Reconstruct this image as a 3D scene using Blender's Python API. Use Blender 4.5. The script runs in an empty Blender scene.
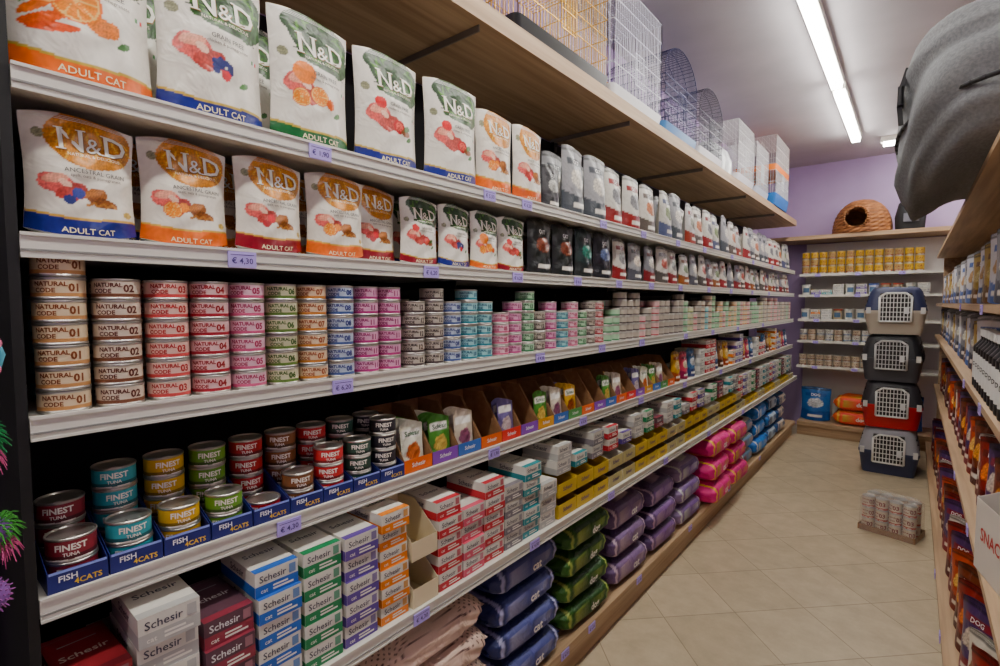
import bpy, math, random
import numpy as np
from mathutils import Vector, Matrix
random.seed(7); np.random.seed(7)
R=random.random
H=1.42
SC=bpy.context.scene
COL=SC.collection
def lin0(c):
    return tuple((x/12.92 if x<=.04045 else ((x+.055)/1.055)**2.4) for x in c)
def lin(c):
    g=.3*c[0]+.59*c[1]+.11*c[2]; s=max(c)-min(c); k=1-.14*s
    return lin0(tuple(min(1,max(0.004,(g+(x-g)*1.32)*k)) for x in c))
MATS={}
def mat(name,c=(.8,.8,.8),rough=.5,metal=0,emit=0,alpha=1,coat=0):
    if name in MATS: return MATS[name]
    m=bpy.data.materials.new(name); m.use_nodes=True
    b=m.node_tree.nodes['Principled BSDF']
    b.inputs['Base Color'].default_value=(*lin(c),1)
    b.inputs['Roughness'].default_value=rough
    b.inputs['Metallic'].default_value=metal
    if emit:
        b.inputs['Emission Color'].default_value=(*lin0(c),1); b.inputs['Emission Strength'].default_value=emit
    MATS[name]=m; return m
def C(c,rough=.45,metal=0):
    return mat('paint_%02x%02x%02x_%d_%d'%(int(c[0]*255),int(c[1]*255),int(c[2]*255),int(rough*100),int(metal*100)),c,rough,metal)
def noisemat(name,c1,c2,scale=(1,1,1),rough=.5,ns=4,detail=6,bump=0):
    m=bpy.data.materials.new(name); m.use_nodes=True; nt=m.node_tree; b=nt.nodes['Principled BSDF']
    tc=nt.nodes.new('ShaderNodeTexCoord'); mp=nt.nodes.new('ShaderNodeMapping'); mp.inputs['Scale'].default_value=scale
    n=nt.nodes.new('ShaderNodeTexNoise'); n.inputs['Scale'].default_value=ns; n.inputs['Detail'].default_value=detail
    r=nt.nodes.new('ShaderNodeValToRGB'); r.color_ramp.elements[0].position=.35; r.color_ramp.elements[1].position=.65
    r.color_ramp.elements[0].color=(*lin0(c1),1); r.color_ramp.elements[1].color=(*lin0(c2),1)
    nt.links.new(tc.outputs['Object'],mp.inputs[0]); nt.links.new(mp.outputs[0],n.inputs['Vector'])
    nt.links.new(n.outputs[0],r.inputs[0]); nt.links.new(r.outputs[0],b.inputs['Base Color'])
    b.inputs['Roughness'].default_value=rough
    if bump:
        bp=nt.nodes.new('ShaderNodeBump'); bp.inputs['Strength'].default_value=bump; bp.inputs['Distance'].default_value=.01
        nt.links.new(n.outputs[0],bp.inputs['Height']); nt.links.new(bp.outputs[0],b.inputs['Normal'])
    MATS[name]=m; return m
WOOD=noisemat('oak_laminate',(.64,.52,.39),(.76,.64,.50),(14,.5,14),.5,3)
WOODX=noisemat('oak_laminate_across',(.64,.52,.39),(.76,.64,.50),(.5,14,14),.5,3)
WHITE=mat('white_enamel_metal',(.88,.87,.84),.35)
DARK=mat('black_metal',(.05,.05,.055),.6)
STEEL=mat('tin_steel',(.76,.75,.73),.3,.85)
CARD=noisemat('brown_cardboard',(.54,.39,.24),(.60,.44,.29),(1,1,1),.8,40)
def attrmat(name,rough,bump):
    m=bpy.data.materials.new(name); m.use_nodes=True; nt=m.node_tree; b=nt.nodes['Principled BSDF']
    a=nt.nodes.new('ShaderNodeAttribute'); a.attribute_name='Col'; nt.links.new(a.outputs['Color'],b.inputs['Base Color'])
    b.inputs['Roughness'].default_value=rough
    tc=nt.nodes.new('ShaderNodeTexCoord'); n=nt.nodes.new('ShaderNodeTexNoise'); n.inputs['Scale'].default_value=18; n.inputs['Detail'].default_value=2; n.inputs['Distortion'].default_value=1.2
    bp=nt.nodes.new('ShaderNodeBump'); bp.inputs['Strength'].default_value=bump; bp.inputs['Distance'].default_value=.012
    nt.links.new(tc.outputs['Object'],n.inputs['Vector']); nt.links.new(n.outputs[0],bp.inputs['Height']); nt.links.new(bp.outputs[0],b.inputs['Normal'])
    MATS[name]=m; return m
FOIL=attrmat('printed_foil',.33,.38); MATTE=attrmat('printed_sack_film',.55,.9)

_tc={}
def text2d(s,bold=.02):
    k=(s,bold)
    if k in _tc: return _tc[k]
    cu=bpy.data.curves.new('t','FONT'); cu.body=s; cu.size=1; cu.fill_mode='FRONT'; cu.resolution_u=2; cu.offset=bold
    cu.align_x='CENTER'
    ob=bpy.data.objects.new('t',cu); COL.objects.link(ob)
    dg=bpy.context.evaluated_depsgraph_get(); dg.update()
    me=ob.evaluated_get(dg).to_mesh()
    vs=[(v.co.x,v.co.y-.35) for v in me.vertices]; fs=[tuple(p.vertices) for p in me.polygons]
    ob.evaluated_get(dg).to_mesh_clear()
    bpy.data.objects.remove(ob); bpy.data.curves.remove(cu)
    _tc[k]=(vs,fs); return vs,fs

class MB:
    def __init__(s): s.v=[];s.f=[];s.m=[];s.sm=[];s.mats=[];s.c=[];s.paint=False
    def mi(s,m):
        if m not in s.mats: s.mats.append(m)
        return s.mats.index(m)
    def add(s,vs,fs,m,smooth=False,cols=None):
        o=len(s.v); s.v+= [tuple(x) for x in vs]; i=s.mi(m)
        for f in fs: s.f.append(tuple(o+k for k in f)); s.m.append(i); s.sm.append(smooth)
        if cols is not None: s.paint=True; s.c+=list(cols)
        else: s.c+=[(1,1,1)]*len(vs)
    def box(s,x0,x1,y0,y1,z0,z1,m,M=None):
        vs=[(x,y,z) for x in (x0,x1) for y in (y0,y1) for z in (z0,z1)]
        if M: vs=[M@Vector(v) for v in vs]
        s.add(vs,[(0,1,3,2),(4,6,7,5),(0,4,5,1),(2,3,7,6),(0,2,6,4),(1,5,7,3)],m)
    def cbox(s,cx,cy,cz,w,d,h,m,M=None): s.box(cx-w/2,cx+w/2,cy-d/2,cy+d/2,cz-h/2,cz+h/2,m,M)
    def tube(s,p0,p1,r,m,n=4,r2=None):
        p0=Vector(p0);p1=Vector(p1);d=(p1-p0)
        if d.length<1e-6: return
        d.normalize(); a=d.orthogonal().normalized(); b=d.cross(a); vs=[]
        for p,rr in((p0,r),(p1,r if r2 is None else r2)):
            for i in range(n):
                t=2*math.pi*i/n; vs.append(p+a*math.cos(t)*rr+b*math.sin(t)*rr)
        fs=[(i,(i+1)%n,n+(i+1)%n,n+i) for i in range(n)]+[tuple(range(n))[::-1],tuple(range(n,2*n))]
        s.add(vs,fs,m,n>5)
    def path(s,pts,r,m,n=4,closed=False):
        for a,b in zip(pts,pts[1:]): s.tube(a,b,r,m,n)
        if closed: s.tube(pts[-1],pts[0],r,m,n)
    def lathe(s,prof,n=28,c=(0,0,0),smooth=True):
        for (r0,z0,m),(r1,z1,_) in zip(prof,prof[1:]):
            vs=[];
            for r,z in((r0,z0),(r1,z1)):
                for i in range(n):
                    t=2*math.pi*i/n; vs.append((c[0]+r*math.sin(t),c[1]-r*math.cos(t),c[2]+z))
            s.add(vs,[(i,(i+1)%n,n+(i+1)%n,n+i) for i in range(n)],m,smooth and abs(z1-z0)>1e-4)
    def loft(s,rings,m,seg=4,cap=True,smooth=True,colf=None):
        vs=[]
        for cx,cy,z,w,d,r in rings:
            r=min(r,w/2-1e-4,d/2-1e-4)
            for k,(sx,sy) in enumerate(((1,1),(-1,1),(-1,-1),(1,-1))):
                for j in range(seg+1):
                    t=math.pi/2*(k+j/seg)
                    vs.append((cx+sx*(w/2-r)+r*math.cos(t),cy+sy*(d/2-r)+r*math.sin(t),z))
        n=4*(seg+1); fs=[]
        for q in range(len(rings)-1):
            for i in range(n): fs.append((q*n+i,q*n+(i+1)%n,(q+1)*n+(i+1)%n,(q+1)*n+i))
        s.add(vs,fs,m,smooth)
        if cap:
            s.add(vs[:n],[tuple(range(n))[::-1]],m,False); s.add(vs[-n:],[tuple(range(n))],m,False)
    def text(s,t,size,fn,m,cx=0,cy=0,bold=.02):
        vs,fs=text2d(t,bold)
        s.add([fn(cx+x*size,cy+y*size) for x,y in vs],fs,m)
    def quad(s,fn,x0,x1,y0,y1,m,nx=1):
        vs=[];
        for i in range(nx+1):
            x=x0+(x1-x0)*i/nx; vs+=[fn(x,y0),fn(x,y1)]
        s.add(vs,[(2*i,2*i+2,2*i+3,2*i+1) for i in range(nx)],m)
    def nd(s,size,fn,m,cx,cy):
        parts=[]; x=0
        for ch,bd in (('N',.012),('&',.0),('D',.012)):
            vs,fs=text2d(ch,bd); x0=min(v[0] for v in vs); x1=max(v[0] for v in vs)
            sc=1.0 if ch!='&' else .72
            parts.append((ch,vs,fs,x-x0*sc,x,x+(x1-x0)*sc,sc)); x+=(x1-x0)*sc+.075
        W=x-.075
        for ch,vs,fs,dx,a,b,sc in parts:
            s.add([fn(cx+(vx*sc+dx-W/2)*size,cy+(vy*sc-(.1 if sc<1 else 0))*size) for vx,vy in vs],fs,m)
            y0=min(v[1] for v in vs); y1=max(v[1] for v in vs); q=.035
            if ch=='N': bars=[(a-.08,a+.16,y1),(b-.18,b+.08,y1),(a-.08,a+.18,y0)]
            elif ch=='D': bars=[(a-.09,a+.1,y1),(a-.09,a+.1,y0)]
            else: bars=[]
            for u0,u1,yy in bars:
                yb=yy-q if yy>0 else yy
                s.quad(fn,cx+(u0-W/2)*size,cx+(u1-W/2)*size,cy+yb*size,cy+(yb+q)*size,m,2)
    def prism_yz(s,poly,x0,x1,m):
        n=len(poly); vs=[(x0,*p) for p in poly]+[(x1,*p) for p in poly]
        s.add(vs,[tuple(range(n)),tuple(range(2*n-1,n-1,-1))]+[(i,n+i,n+(i+1)%n,(i+1)%n) for i in range(n)],m)
    def mesh(s,name):
        me=bpy.data.meshes.new(name); me.from_pydata(s.v,[],s.f)
        for m in s.mats: me.materials.append(m)
        me.polygons.foreach_set('material_index',s.m); me.polygons.foreach_set('use_smooth',s.sm)
        if s.paint:
            a=me.color_attributes.new('Col','FLOAT_COLOR','POINT')
            arr=np.ones((len(s.v),4),dtype=np.float32); arr[:,:3]=np.array(s.c,dtype=np.float32); a.data.foreach_set('color',arr.ravel())
        me.update(); return me
def obj(name,me,loc=(0,0,0),rot=0,label=None,cat=None,group=None,parent=None,kind=None,rot3=None,scale=None):
    if isinstance(me,MB): me=me.mesh(name)
    o=bpy.data.objects.new(name,me); COL.objects.link(o); o.location=loc
    o.rotation_euler=rot3 if rot3 else (0,0,math.radians(rot))
    if scale: o.scale=scale
    if parent: o.parent=parent
    if label: o['label']=label
    if cat: o['category']=cat
    if group: o['group']=group
    if kind: o['kind']=kind
    return o

# ---------------- room ----------------
def room():
    m=MB(); m.box(-1.6,2.6,-3.2,6.9,-.1,0,MATS['tiles']); obj('floor',m,kind='structure')
    m=MB(); m.box(-1.6,2.6,-3.2,6.9,2.98,3.08,MATS['ceil']); obj('ceiling',m,kind='structure')
    m=MB(); m.box(-1.6,2.6,6.8,6.9,0,2.98,MATS['purple']); obj('wall_back',m,kind='structure')
    m=MB(); m.box(-1.6,-1.5,-3.2,6.8,0,2.98,MATS['purple']); obj('wall_left',m,kind='structure')
    m=MB(); m.box(2.5,2.6,-3.2,6.8,0,2.98,MATS['purple']); obj('wall_right',m,kind='structure')
    m=MB(); m.box(-1.5,2.5,-3.2,-3.1,0,2.98,MATS['purple']); obj('wall_front',m,kind='structure')
noisemat('ceil',(.69,.67,.69),(.72,.70,.72),(1,1,1),.9,3)
noisemat('purple',(.66,.57,.73),(.69,.60,.76),(1,1,1),.85,3)
def tiles():
    m=bpy.data.materials.new('tiles'); m.use_nodes=True; nt=m.node_tree; b=nt.nodes['Principled BSDF']
    tc=nt.nodes.new('ShaderNodeTexCoord'); mp=nt.nodes.new('ShaderNodeMapping'); mp.inputs['Rotation'].default_value=(0,0,math.radians(45)); mp.inputs['Location'].default_value=(.1,.05,0)
    br=nt.nodes.new('ShaderNodeTexBrick'); br.offset=0; br.inputs['Scale'].default_value=1; br.inputs['Brick Width'].default_value=.34; br.inputs['Row Height'].default_value=.34
    br.inputs['Mortar Size'].default_value=.0022; br.inputs['Mortar Smooth'].default_value=.3
    br.inputs['Color1'].default_value=(*lin0((.78,.72,.61)),1); br.inputs['Color2'].default_value=(*lin0((.74,.68,.57)),1); br.inputs['Mortar'].default_value=(*lin0((.57,.51,.42)),1)
    n=nt.nodes.new('ShaderNodeTexNoise'); n.inputs['Scale'].default_value=9; n.inputs['Detail'].default_value=9; n.inputs['Roughness'].default_value=.65
    r=nt.nodes.new('ShaderNodeValToRGB'); r.color_ramp.elements[0].position=.3; r.color_ramp.elements[1].position=.7
    r.color_ramp.elements[0].color=(.76,.73,.68,1); r.color_ramp.elements[1].color=(1.05,1.04,1.02,1)
    mx=nt.nodes.new('ShaderNodeMix'); mx.data_type='RGBA'; mx.blend_type='MULTIPLY'; mx.inputs[0].default_value=.85
    nt.links.new(tc.outputs['Object'],mp.inputs[0]); nt.links.new(mp.outputs[0],br.inputs['Vector']); nt.links.new(tc.outputs['Object'],n.inputs['Vector'])
    nt.links.new(n.outputs[0],r.inputs[0]); nt.links.new(br.outputs['Color'],mx.inputs[6]); nt.links.new(r.outputs[0],mx.inputs[7])
    nt.links.new(mx.outputs[2],b.inputs['Base Color']); b.inputs['Roughness'].default_value=.42; MATS['tiles']=m
tiles(); room()
TUBE=mat('lit_tube',(1,.985,.95),.5,0,52)
def light(x,y,l,rot,label):
    e=obj('ceiling_light',None,(x,y,2.98),rot,label,'ceiling light',group='ceiling tube lights')
    m=MB(); m.box(-.04,.04,-l/2,l/2,-.05,0,WHITE); obj('housing',m,parent=e)
    m=MB(); m.box(-.03,.03,-l/2+.02,l/2-.02,-.08,-.0505,TUBE); obj('tube',m,parent=e)
for y in (-2.0,-.55,.9,2.15,3.6,5.1):
    light(-.47,y,1.42 if y!=2.15 else 1.0,0,'long white fluorescent ceiling light in a row above the aisle')
light(.35,6.1,1.3,90,'fluorescent ceiling light running across near the purple wall')
light(1.7,1.5,1.4,0,'added ceiling light over the unseen next aisle, for ceiling bounce')  # unseen fixture, added on the right to bounce light off the ceiling
light(1.7,4.5,1.4,0,'added ceiling light over the unseen next aisle, for ceiling bounce')  # second added fixture out of view, same bounce fill further back

# ---------------- shelving ----------------
LILAC=mat('lilac_label',(.74,.68,.92),.5); INK=mat('purple_ink',(.22,.16,.42),.5)
def tagmesh(p):
    m=MB(); m.box(-.026,.026,-.003,0,-.03,0,LILAC)
    m.text(p,.015,lambda x,y:(x,-.0034,y-.017),INK,0,0,.01)
    m.quad(lambda x,y:(x,-.0034,y),-.022,.022,-.0065,-.0055,INK)
    return m.mesh('price_tag')
TAGS=[tagmesh(p) for p in ('€ 4,30','€ 5,50','€ 1,90','€ 6,20')]
def shelf_unit_left():
    e=obj('shelving_unit',None,(-1.2,3.2,0),0,'long wall shelving unit with white metal shelves and oak canopy','shelving unit')
    off=Vector((1.2,-3.2,0))
    def part(name,m,par=e,o=off): return obj(name,m,tuple(o),parent=par)
    Y0,Y1=.14,6.24
    m=MB(); m.box(-1.46,-1.44,Y0,Y1,.02,2.22,DARK); part('back_panel',m)
    m=MB(); m.box(-1.46,-1.003,Y0-.014,Y0-.001,.0,H+.80,DARK); part('end_panel',m)
    y=Y0
    while y<Y1:
        m=MB(); m.box(-1.44,-1.42,y,y+.035,.02,2.22,DARK)
        for k in range(40): m.box(-1.4199,-1.4185,y+.012,y+.022,.3+k*.048,.325+k*.048,C((.3,.3,.3)))
        part('upright',m); y+=1.02 if y<5.2 else .9
    T=[(H+.338,[.62,1.18,1.37,1.9,2.3,2.75,3.2,3.8,4.4,5.1]),(H+.100,[.45,.94,1.32,1.7,2.05,2.4,2.8,3.3,3.8,4.4,5.0]),(H-.170,[.665,1.45,1.9,2.3,2.9,3.4,4.0,4.8]),(H-.447,[.53,1.2,1.75,2.3,2.9,3.6,4.4]),(H-.78,[.85,1.35,1.9,2.5,3.2,4.0])]
    for i,(z,tg) in enumerate(T):
        xf=-1.0 if i<4 else -.95
        m=MB(); m.box(-1.42,xf-.004,Y0,Y1,z-.03,z,WHITE); m.box(xf-.004,xf,Y0,Y1,z-.034,z+.003,WHITE); m.box(xf,xf+.002,Y0,Y1,z-.024,z-.021,C((.55,.55,.54)))
        m.box(xf,xf+.003,Y0,Y1,z-.034,z-.030,WHITE);m.box(xf,xf+.003,Y0,Y1,z-.002,z+.003,WHITE)
        y=Y0
        while y<Y1-.1: m.prism_yz([(y,z-.031),(y+.004,z-.031),(y+.004,z-.055),(y,z-.055)],-1.42,xf-.12,DARK); y+=1.02
        sh=part('shelf',m)
        for t in tg: obj('price_tag',random.choice(TAGS),(xf+.003,t,z-.003),90,parent=sh)
    m=MB(); m.box(-1.42,-.95,Y0,Y1,.115,.15,WOOD); m.box(-1.40,-.98,Y0+.01,Y1,0,.115,WOOD)
    sh=part('base_shelf',m)
    for t in (1.55,1.75,2.2,2.9,3.7,4.6): obj('price_tag',random.choice(TAGS),(-.949,t,.148),90,parent=sh)
    m=MB(); m.box(-1.46,-1.0,.05,Y1,H+.815,H+.872,WOOD)
    for k in range(6): m.box(-1.44,-1.02,Y0+1.02*k,Y0+.005+1.02*k,H+.795,H+.8145,C((.5,.48,.45)))
    part('canopy',m)
shelf_unit_left()
def shelf_unit_right():
    e=obj('shelving_unit',None,(.4,3.7,0),0,'oak laminate shelving unit along the narrow aisle','shelving unit')
    off=(-.4,-3.7,0); Y0,Y1=1.1,6.2
    m=MB(); m.box(.62,.64,Y0,Y1,.0,1.83,WOOD); obj('back_panel',m,off,parent=e)
    for z,x,tg in ((.12,.13,[2.2,2.6,3.2]),(H-.75,.17,[2.3,3]),(H-.29,.16,[2,2.6]),(H-.005,.16,[2.1,3]),(H+.43,.15,[])):
        m=MB(); m.box(x,.619,Y0,Y1,z-.022,z,WOOD)
        if z<.2: m.box(x+.03,.6,Y0,Y1,0,z-.022,WOOD)
        sh=obj('shelf',m,off,parent=e)
        for t in tg: obj('price_tag',random.choice(TAGS),(x-.001,t,z-.0),-90,parent=sh)
    m=MB(); m.box(.20,.619,6.201,6.22,.0,H+.43,WOOD); obj('side_panel',m,off,parent=e)
shelf_unit_right()
BS=[H+.31,H+.09,H-.17,H-.40,H-.67]
def shelf_unit_back():
    e=obj('shelving_unit',None,(-.2,6.5,0),0,'white and oak shelving unit against the purple wall','shelving unit')
    off=(.2,-6.5,0)
    m=MB(); m.box(-.97,.60,6.74,6.76,0,H+.66,WHITE); obj('back_panel',m,off,parent=e)
    for z in BS:
        m=MB(); m.box(-.97,.60,6.32,6.739,z-.025,z,WHITE); s=obj('shelf',m,off,parent=e)
        for t in (-.8,-.45,-.1): obj('price_tag',random.choice(TAGS),(t,6.319,z),0,parent=s)
    m=MB(); m.box(-.94,.60,6.26,6.739,.11,.15,WOODX); m.box(-.94,.60,6.3,6.73,0,.11,WOODX); obj('base_shelf',m,off,parent=e)
    m=MB(); m.box(-1.4,.9,6.29,6.79,H+.67,H+.71,WOODX); obj('canopy',m,off,parent=e)
shelf_unit_back()

# ---------------- bags ----------------
def nz(u,v,s=1): return np.sin(37*s*u+3*np.sin(23*s*v))*np.sin(41*s*v+2.5*np.sin(31*s*u))
class Paint:
    def __init__(s,u,v,asp,base): s.u=u;s.v=v;s.asp=asp;s.c=np.tile(np.array(lin(base)),(len(u),1))
    def put(s,mask,col,tex=0,ts=1):
        c=np.tile(np.array(lin(col)),(len(s.u),1))
        if tex: c=c*(1+tex*nz(s.u,s.v,ts))[:,None]
        s.c[mask]=np.clip(c[mask],0,1)
    def ell(s,cx,cy,rx,ry,ang,col,tex=0,ts=1,wob=0):
        x=(s.u-cx);y=(s.v-cy)*s.asp;ry=ry*s.asp;a=math.radians(ang)
        X=x*math.cos(a)+y*math.sin(a);Y=-x*math.sin(a)+y*math.cos(a)
        th=np.arctan2(Y,X); k=1+wob*np.sin(5*th+cx*30)
        s.put((X/rx)**2+(Y/ry)**2<k,col,tex,ts)
    def disc(s,cx,cy,r,col,tex=0,ts=1): s.ell(cx,cy,r,r/s.asp,0,col,tex,ts)
    def slice(s,cx,cy,r):
        s.disc(cx,cy,r,(.93,.50,.08)); s.disc(cx,cy,r*.9,(.97,.82,.55)); 
        x=(s.u-cx);y=(s.v-cy)*s.asp; th=np.arctan2(y,x); rr=np.sqrt(x*x+y*y)
        s.put((rr<r*.82)&(rr>r*.1)&(np.abs(np.sin(th*4.5))>.22),(.96,.60,.15),.2,4)
    def band(s,v0,v1,col,tex=0,sl=0): t=s.v+sl*(s.u-.5)+sl*.35*np.sin(s.u*5); s.put((t>=v0)&(t<v1),col,tex)
    def rect(s,u0,u1,v0,v1,col,tex=0): s.put((s.u>=u0)&(s.u<u1)&(s.v>=v0)&(s.v<v1),col,tex)
def bag_mesh(w,h,t,paint,texts=(),nu=60,nv=80,mt=FOIL,base=(.9,.9,.88),p=2.5):
    m=MB()
    def S(u,v,off=0,sgn=-1):
        a=abs(2*u-1)
        F=(1-a**p)*(1-.95*v**2.2)
        wr=.0026*math.sin(14*v+7*u)*math.sin(9*u)*(1-a)+.0018*math.sin(23*v-11*u)*(1-a)
        edge=.055*math.sin(math.pi*min(1,v*1.1))
        x=(u-.5)*w*(1-edge); y=sgn*(t/2*F+wr+.0008+off); z=v*h+ (.012*a**2*(1-v)**6)-.007*a**2*v**8+.003*math.sin(5*u)*v**8
        return (x,y,z)
    def grid(nu,nv,sgn):
        us=np.tile(np.linspace(0,1,nu+1),nv+1); vs=np.repeat(np.linspace(0,1,nv+1),nu+1)
        V=[S(a,b,0,sgn) for a,b in zip(us,vs)]
        F=[(j*(nu+1)+i,j*(nu+1)+i+1,(j+1)*(nu+1)+i+1,(j+1)*(nu+1)+i) for j in range(nv) for i in range(nu)]
        if sgn>0: F=[f[::-1] for f in F]
        return us,vs,V,F
    us,vs,V,F=grid(nu,nv,-1); P=Paint(us,vs,h/w,base); paint(P); m.add(V,F,mt,True,P.c)
    us,vs,V,F=grid(12,10,1); m.add(V,F,mt,True,[lin(base)]*len(V))
    n=12; V=[S(i/n,0,0,-1) for i in range(n+1)]+[S(i/n,0,0,1) for i in range(n+1)]
    m.add(V,[(i,n+1+i,n+2+i,i+1) for i in range(n)],mt,False,[lin(base)]*len(V))
    for k in range(3):
        v=.955+.012*k; m.quad(lambda x,y:S(min(1,max(0,x/w+.5)),y,.0006),-w/2+.004,w/2-.004,v,v+.004,C(tuple(min(1,b*1.02) for b in base),.3),12)
    for (s,size,cx,cy,col,bold) in texts:
        fn=lambda x,y:S(min(.99,max(.01,x/w+.5)),min(.99,max(.01,y/h)),.0011)
        if s=='N&D':
            m.nd(size,fn,C((.55,.42,.18),.35),(cx-.5)*w+size*.025,cy*h-size*.025)
            m.nd(size,lambda x,y:S(min(.99,max(.01,x/w+.5)),min(.99,max(.01,y/h)),.0018),C(col,.35),(cx-.5)*w,cy*h)
        else: m.text(s,size,fn,C(col,.35),(cx-.5)*w,cy*h,bold)
    return m.mesh('bag')
def meat(P,cx,cy,k=1,col=(.82,.42,.40)):
    P.ell(cx,cy,.14*k,.065*k,-15,col,.4,2,.12); P.ell(cx+.1*k,cy-.045*k,.12*k,.055*k,20,(col[0]*.82,col[1]*.7,col[2]*.66),.4,2,.12); P.ell(cx-.02,cy+.035*k,.09*k,.03*k,10,(.90,.66,.58),.3,3); P.ell(cx+.06,cy+.01,.05*k,.02*k,-30,(.95,.80,.72),.2,3)
def prime(kind,band):
    def f(P):
        P.put(np.ones(len(P.u),bool),(.90,.885,.85),.03)
        gr=(.12,.25,.08)
        P.ell(.60,.82,.40,.225,-8,gr,.5,1.2,.07); P.ell(.82,.72,.19,.13,-40,(.16,.31,.10),.55,1.5,.1); P.ell(.38,.93,.26,.09,15,(.10,.22,.07),.5,1.6); P.ell(.40,.70,.14,.05,25,(.16,.30,.10),.5)
        for i in range(18):
            a=i*.75; P.ell(.60+.31*math.cos(a),.82+.16*math.sin(a),.08,.012,37*i,(.30,.48,.14),.4,2)
        for i in range(7): P.ell(.60+.03*math.sin(i*4),.64+.055*i,.34,.004,-12+9*i,(.07,.15,.04))
        if kind==0:
            P.ell(.20,.30,.16,.028,25,(.90,.42,.10),.2,2); P.ell(.26,.26,.17,.026,10,(.86,.36,.08),.2,2); P.ell(.16,.36,.14,.024,38,(.93,.50,.14),.2,2)
            P.slice(.40,.44,.19); P.slice(.20,.46,.13); P.ell(.60,.33,.12,.05,10,(.92,.55,.18),.35,3,.1); P.ell(.08,.40,.06,.03,60,(.3,.5,.15),.3)
        else:
            meat(P,.28,.43,1.3)
            if kind==1:
                for i in range(9): P.disc(.46+.045*(i%4),.38-.03*(i//3)+.01*(i%2),.036,(.14,.17,.38),.3,4)
                P.disc(.55,.30,.05,(.75,.15,.2),.3)
            elif kind==2:
                P.disc(.33,.53,.13,(.93,.55,.12),.15,2); P.slice(.50,.38,.11); P.slice(.28,.34,.10); P.disc(.64,.34,.06,(.9,.45,.1))
            else:
                P.disc(.30,.54,.08,(.76,.13,.16),.2,3); P.disc(.56,.36,.09,(.68,.10,.14),.25,4); P.disc(.56,.36,.06,(.85,.40,.35),.5,6); P.ell(.68,.32,.09,.03,0,(.55,.35,.2),.4,4); P.ell(.70,.36,.07,.025,20,(.30,.45,.15),.3)
        P.ell(.74,.27,.06,.02,30,(.2,.4,.12),.2)
        P.band(-.2,.10,band,.1,.06)
        P.band(.10,.118,(.8,.7,.35),.1,.06)
        P.rect(.86,.885,.46,.49,(.1,.5,.2)); P.rect(.885,.91,.46,.49,(.95,.95,.95)); P.rect(.91,.935,.46,.49,(.8,.1,.1))
        P.ell(.12,.66,.055,.035,0,(.55,.55,.45),.5,4)
    return f
def ancestral(kind,band):
    fr=[(.2,.24,.5),(.93,.58,.18),(.78,.14,.2)][kind]
    def f(P):
        P.put(np.ones(len(P.u),bool),(.90,.88,.84),.03)
        P.ell(.58,.81,.40,.24,0,(.80,.55,.14),.35,2.2,.04)
        for i in range(22):
            P.ell(.26+.032*i,.90-.006*abs(i-11)-.06*(i%4),.011,.045,-35+i*4,(.95,.78,.38),.3,3)
        meat(P,.25,.42,1.25); P.ell(.58,.36,.11,.055,10,(.68,.46,.27),.5,4,.1); P.ell(.64,.30,.15,.04,-10,(.54,.34,.17),.5,5,.1)
        for i in range(10): P.disc(.5+.03*i,.27+.01*(i%3),.018,(.74,.54,.30),.3)
        P.disc(.42,.36,.06,fr,.2,3); P.disc(.34,.30,.05,tuple(x*.8 for x in fr),.2,3)
        if kind==1: P.slice(.30,.33,.10)
        P.band(-.2,.15,band,.08,.05); P.band(.15,.17,(.85,.7,.35),.1,.05)
        P.ell(.13,.82,.05,.04,0,(.55,.55,.45),.5,4); P.ell(.90,.22,.05,.03,0,(.75,.65,.35),.4,4)
    return f
def ndtext(w,h,anc,sz):
    cy=.80 if anc else .76
    t=[('N&D',sz,.60,cy,(.97,.96,.92),.0)]
    t+=[('NATURAL & DELICIOUS',sz*.14,.60,cy-.5*sz/h*.95,(.95,.93,.85),0)]
    t+=[('ANCESTRAL GRAIN' if anc else 'GRAIN FREE',sz*.2,.60,.545,(.3,.3,.28),0),('chicken & pomegranate' if not anc else 'spelt, oats & pomegranate',sz*.14,.60,.505,(.4,.35,.3),0)]
    t+=[('ADULT CAT',sz*.26,.5,.05,(.97,.93,.8),.01)]
    return t
OR=(.92,.48,.08);BLU=(.10,.15,.44);DRD=(.48,.06,.14);GRN=(.08,.36,.2)
PR=[bag_mesh(.192,.285,.09,prime(k,b),ndtext(.19,.285,False,.062),84,116) for k,b in [(0,(.93,.48,.08)),(1,BLU),(2,GRN),(3,BLU)]]
AN=[bag_mesh(.145,.190,.066,ancestral(k,b),ndtext(.145,.190,True,.048),78,98) for k,b in [(0,BLU),(1,OR),(2,DRD)]]
PRS=[bag_mesh(.128,.180,.055,prime(k,b),ndtext(.128,.180,False,.042),56,74) for k,b in [(3,DRD),(1,BLU),(2,OR)]]
ANL=[bag_mesh(.165,.255,.07,ancestral(k,b),ndtext(.165,.255,True,.054),56,74) for k,b in [(1,OR),(2,(.8,.4,.15))]]
BL="white pet food pouch with green leaf print"
AL="white pet food pouch with golden wheat emblem"
def J(a): return random.uniform(-a,a)
G='pet food pouches on the upper shelves'
def put(me,x,y,z,rot,label,cat='pet food bag',name='pet_food_bag',group=G,tilt=0):
    return obj(name,me,(x,y,z+.0006),label=label,cat=cat,group=group,rot3=(math.radians(tilt),0,math.radians(rot)))
A,B,Cc,D,E=H+.338,H+.100,H-.170,H-.447,H-.78
ex=[', orange slices',', meat and blueberries',', meat and orange slices',', meat and pomegranate']
for i,(y,v,x) in enumerate([(.236,0,-1.055),(.432,1,-1.06),(.637,2,-1.06),(.852,3,-1.065),(1.075,3,-1.055)]): put(PR[v],x,y,A+.001,90+J(3)-(8 if i==4 else 0),BL+ex[v])
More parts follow.
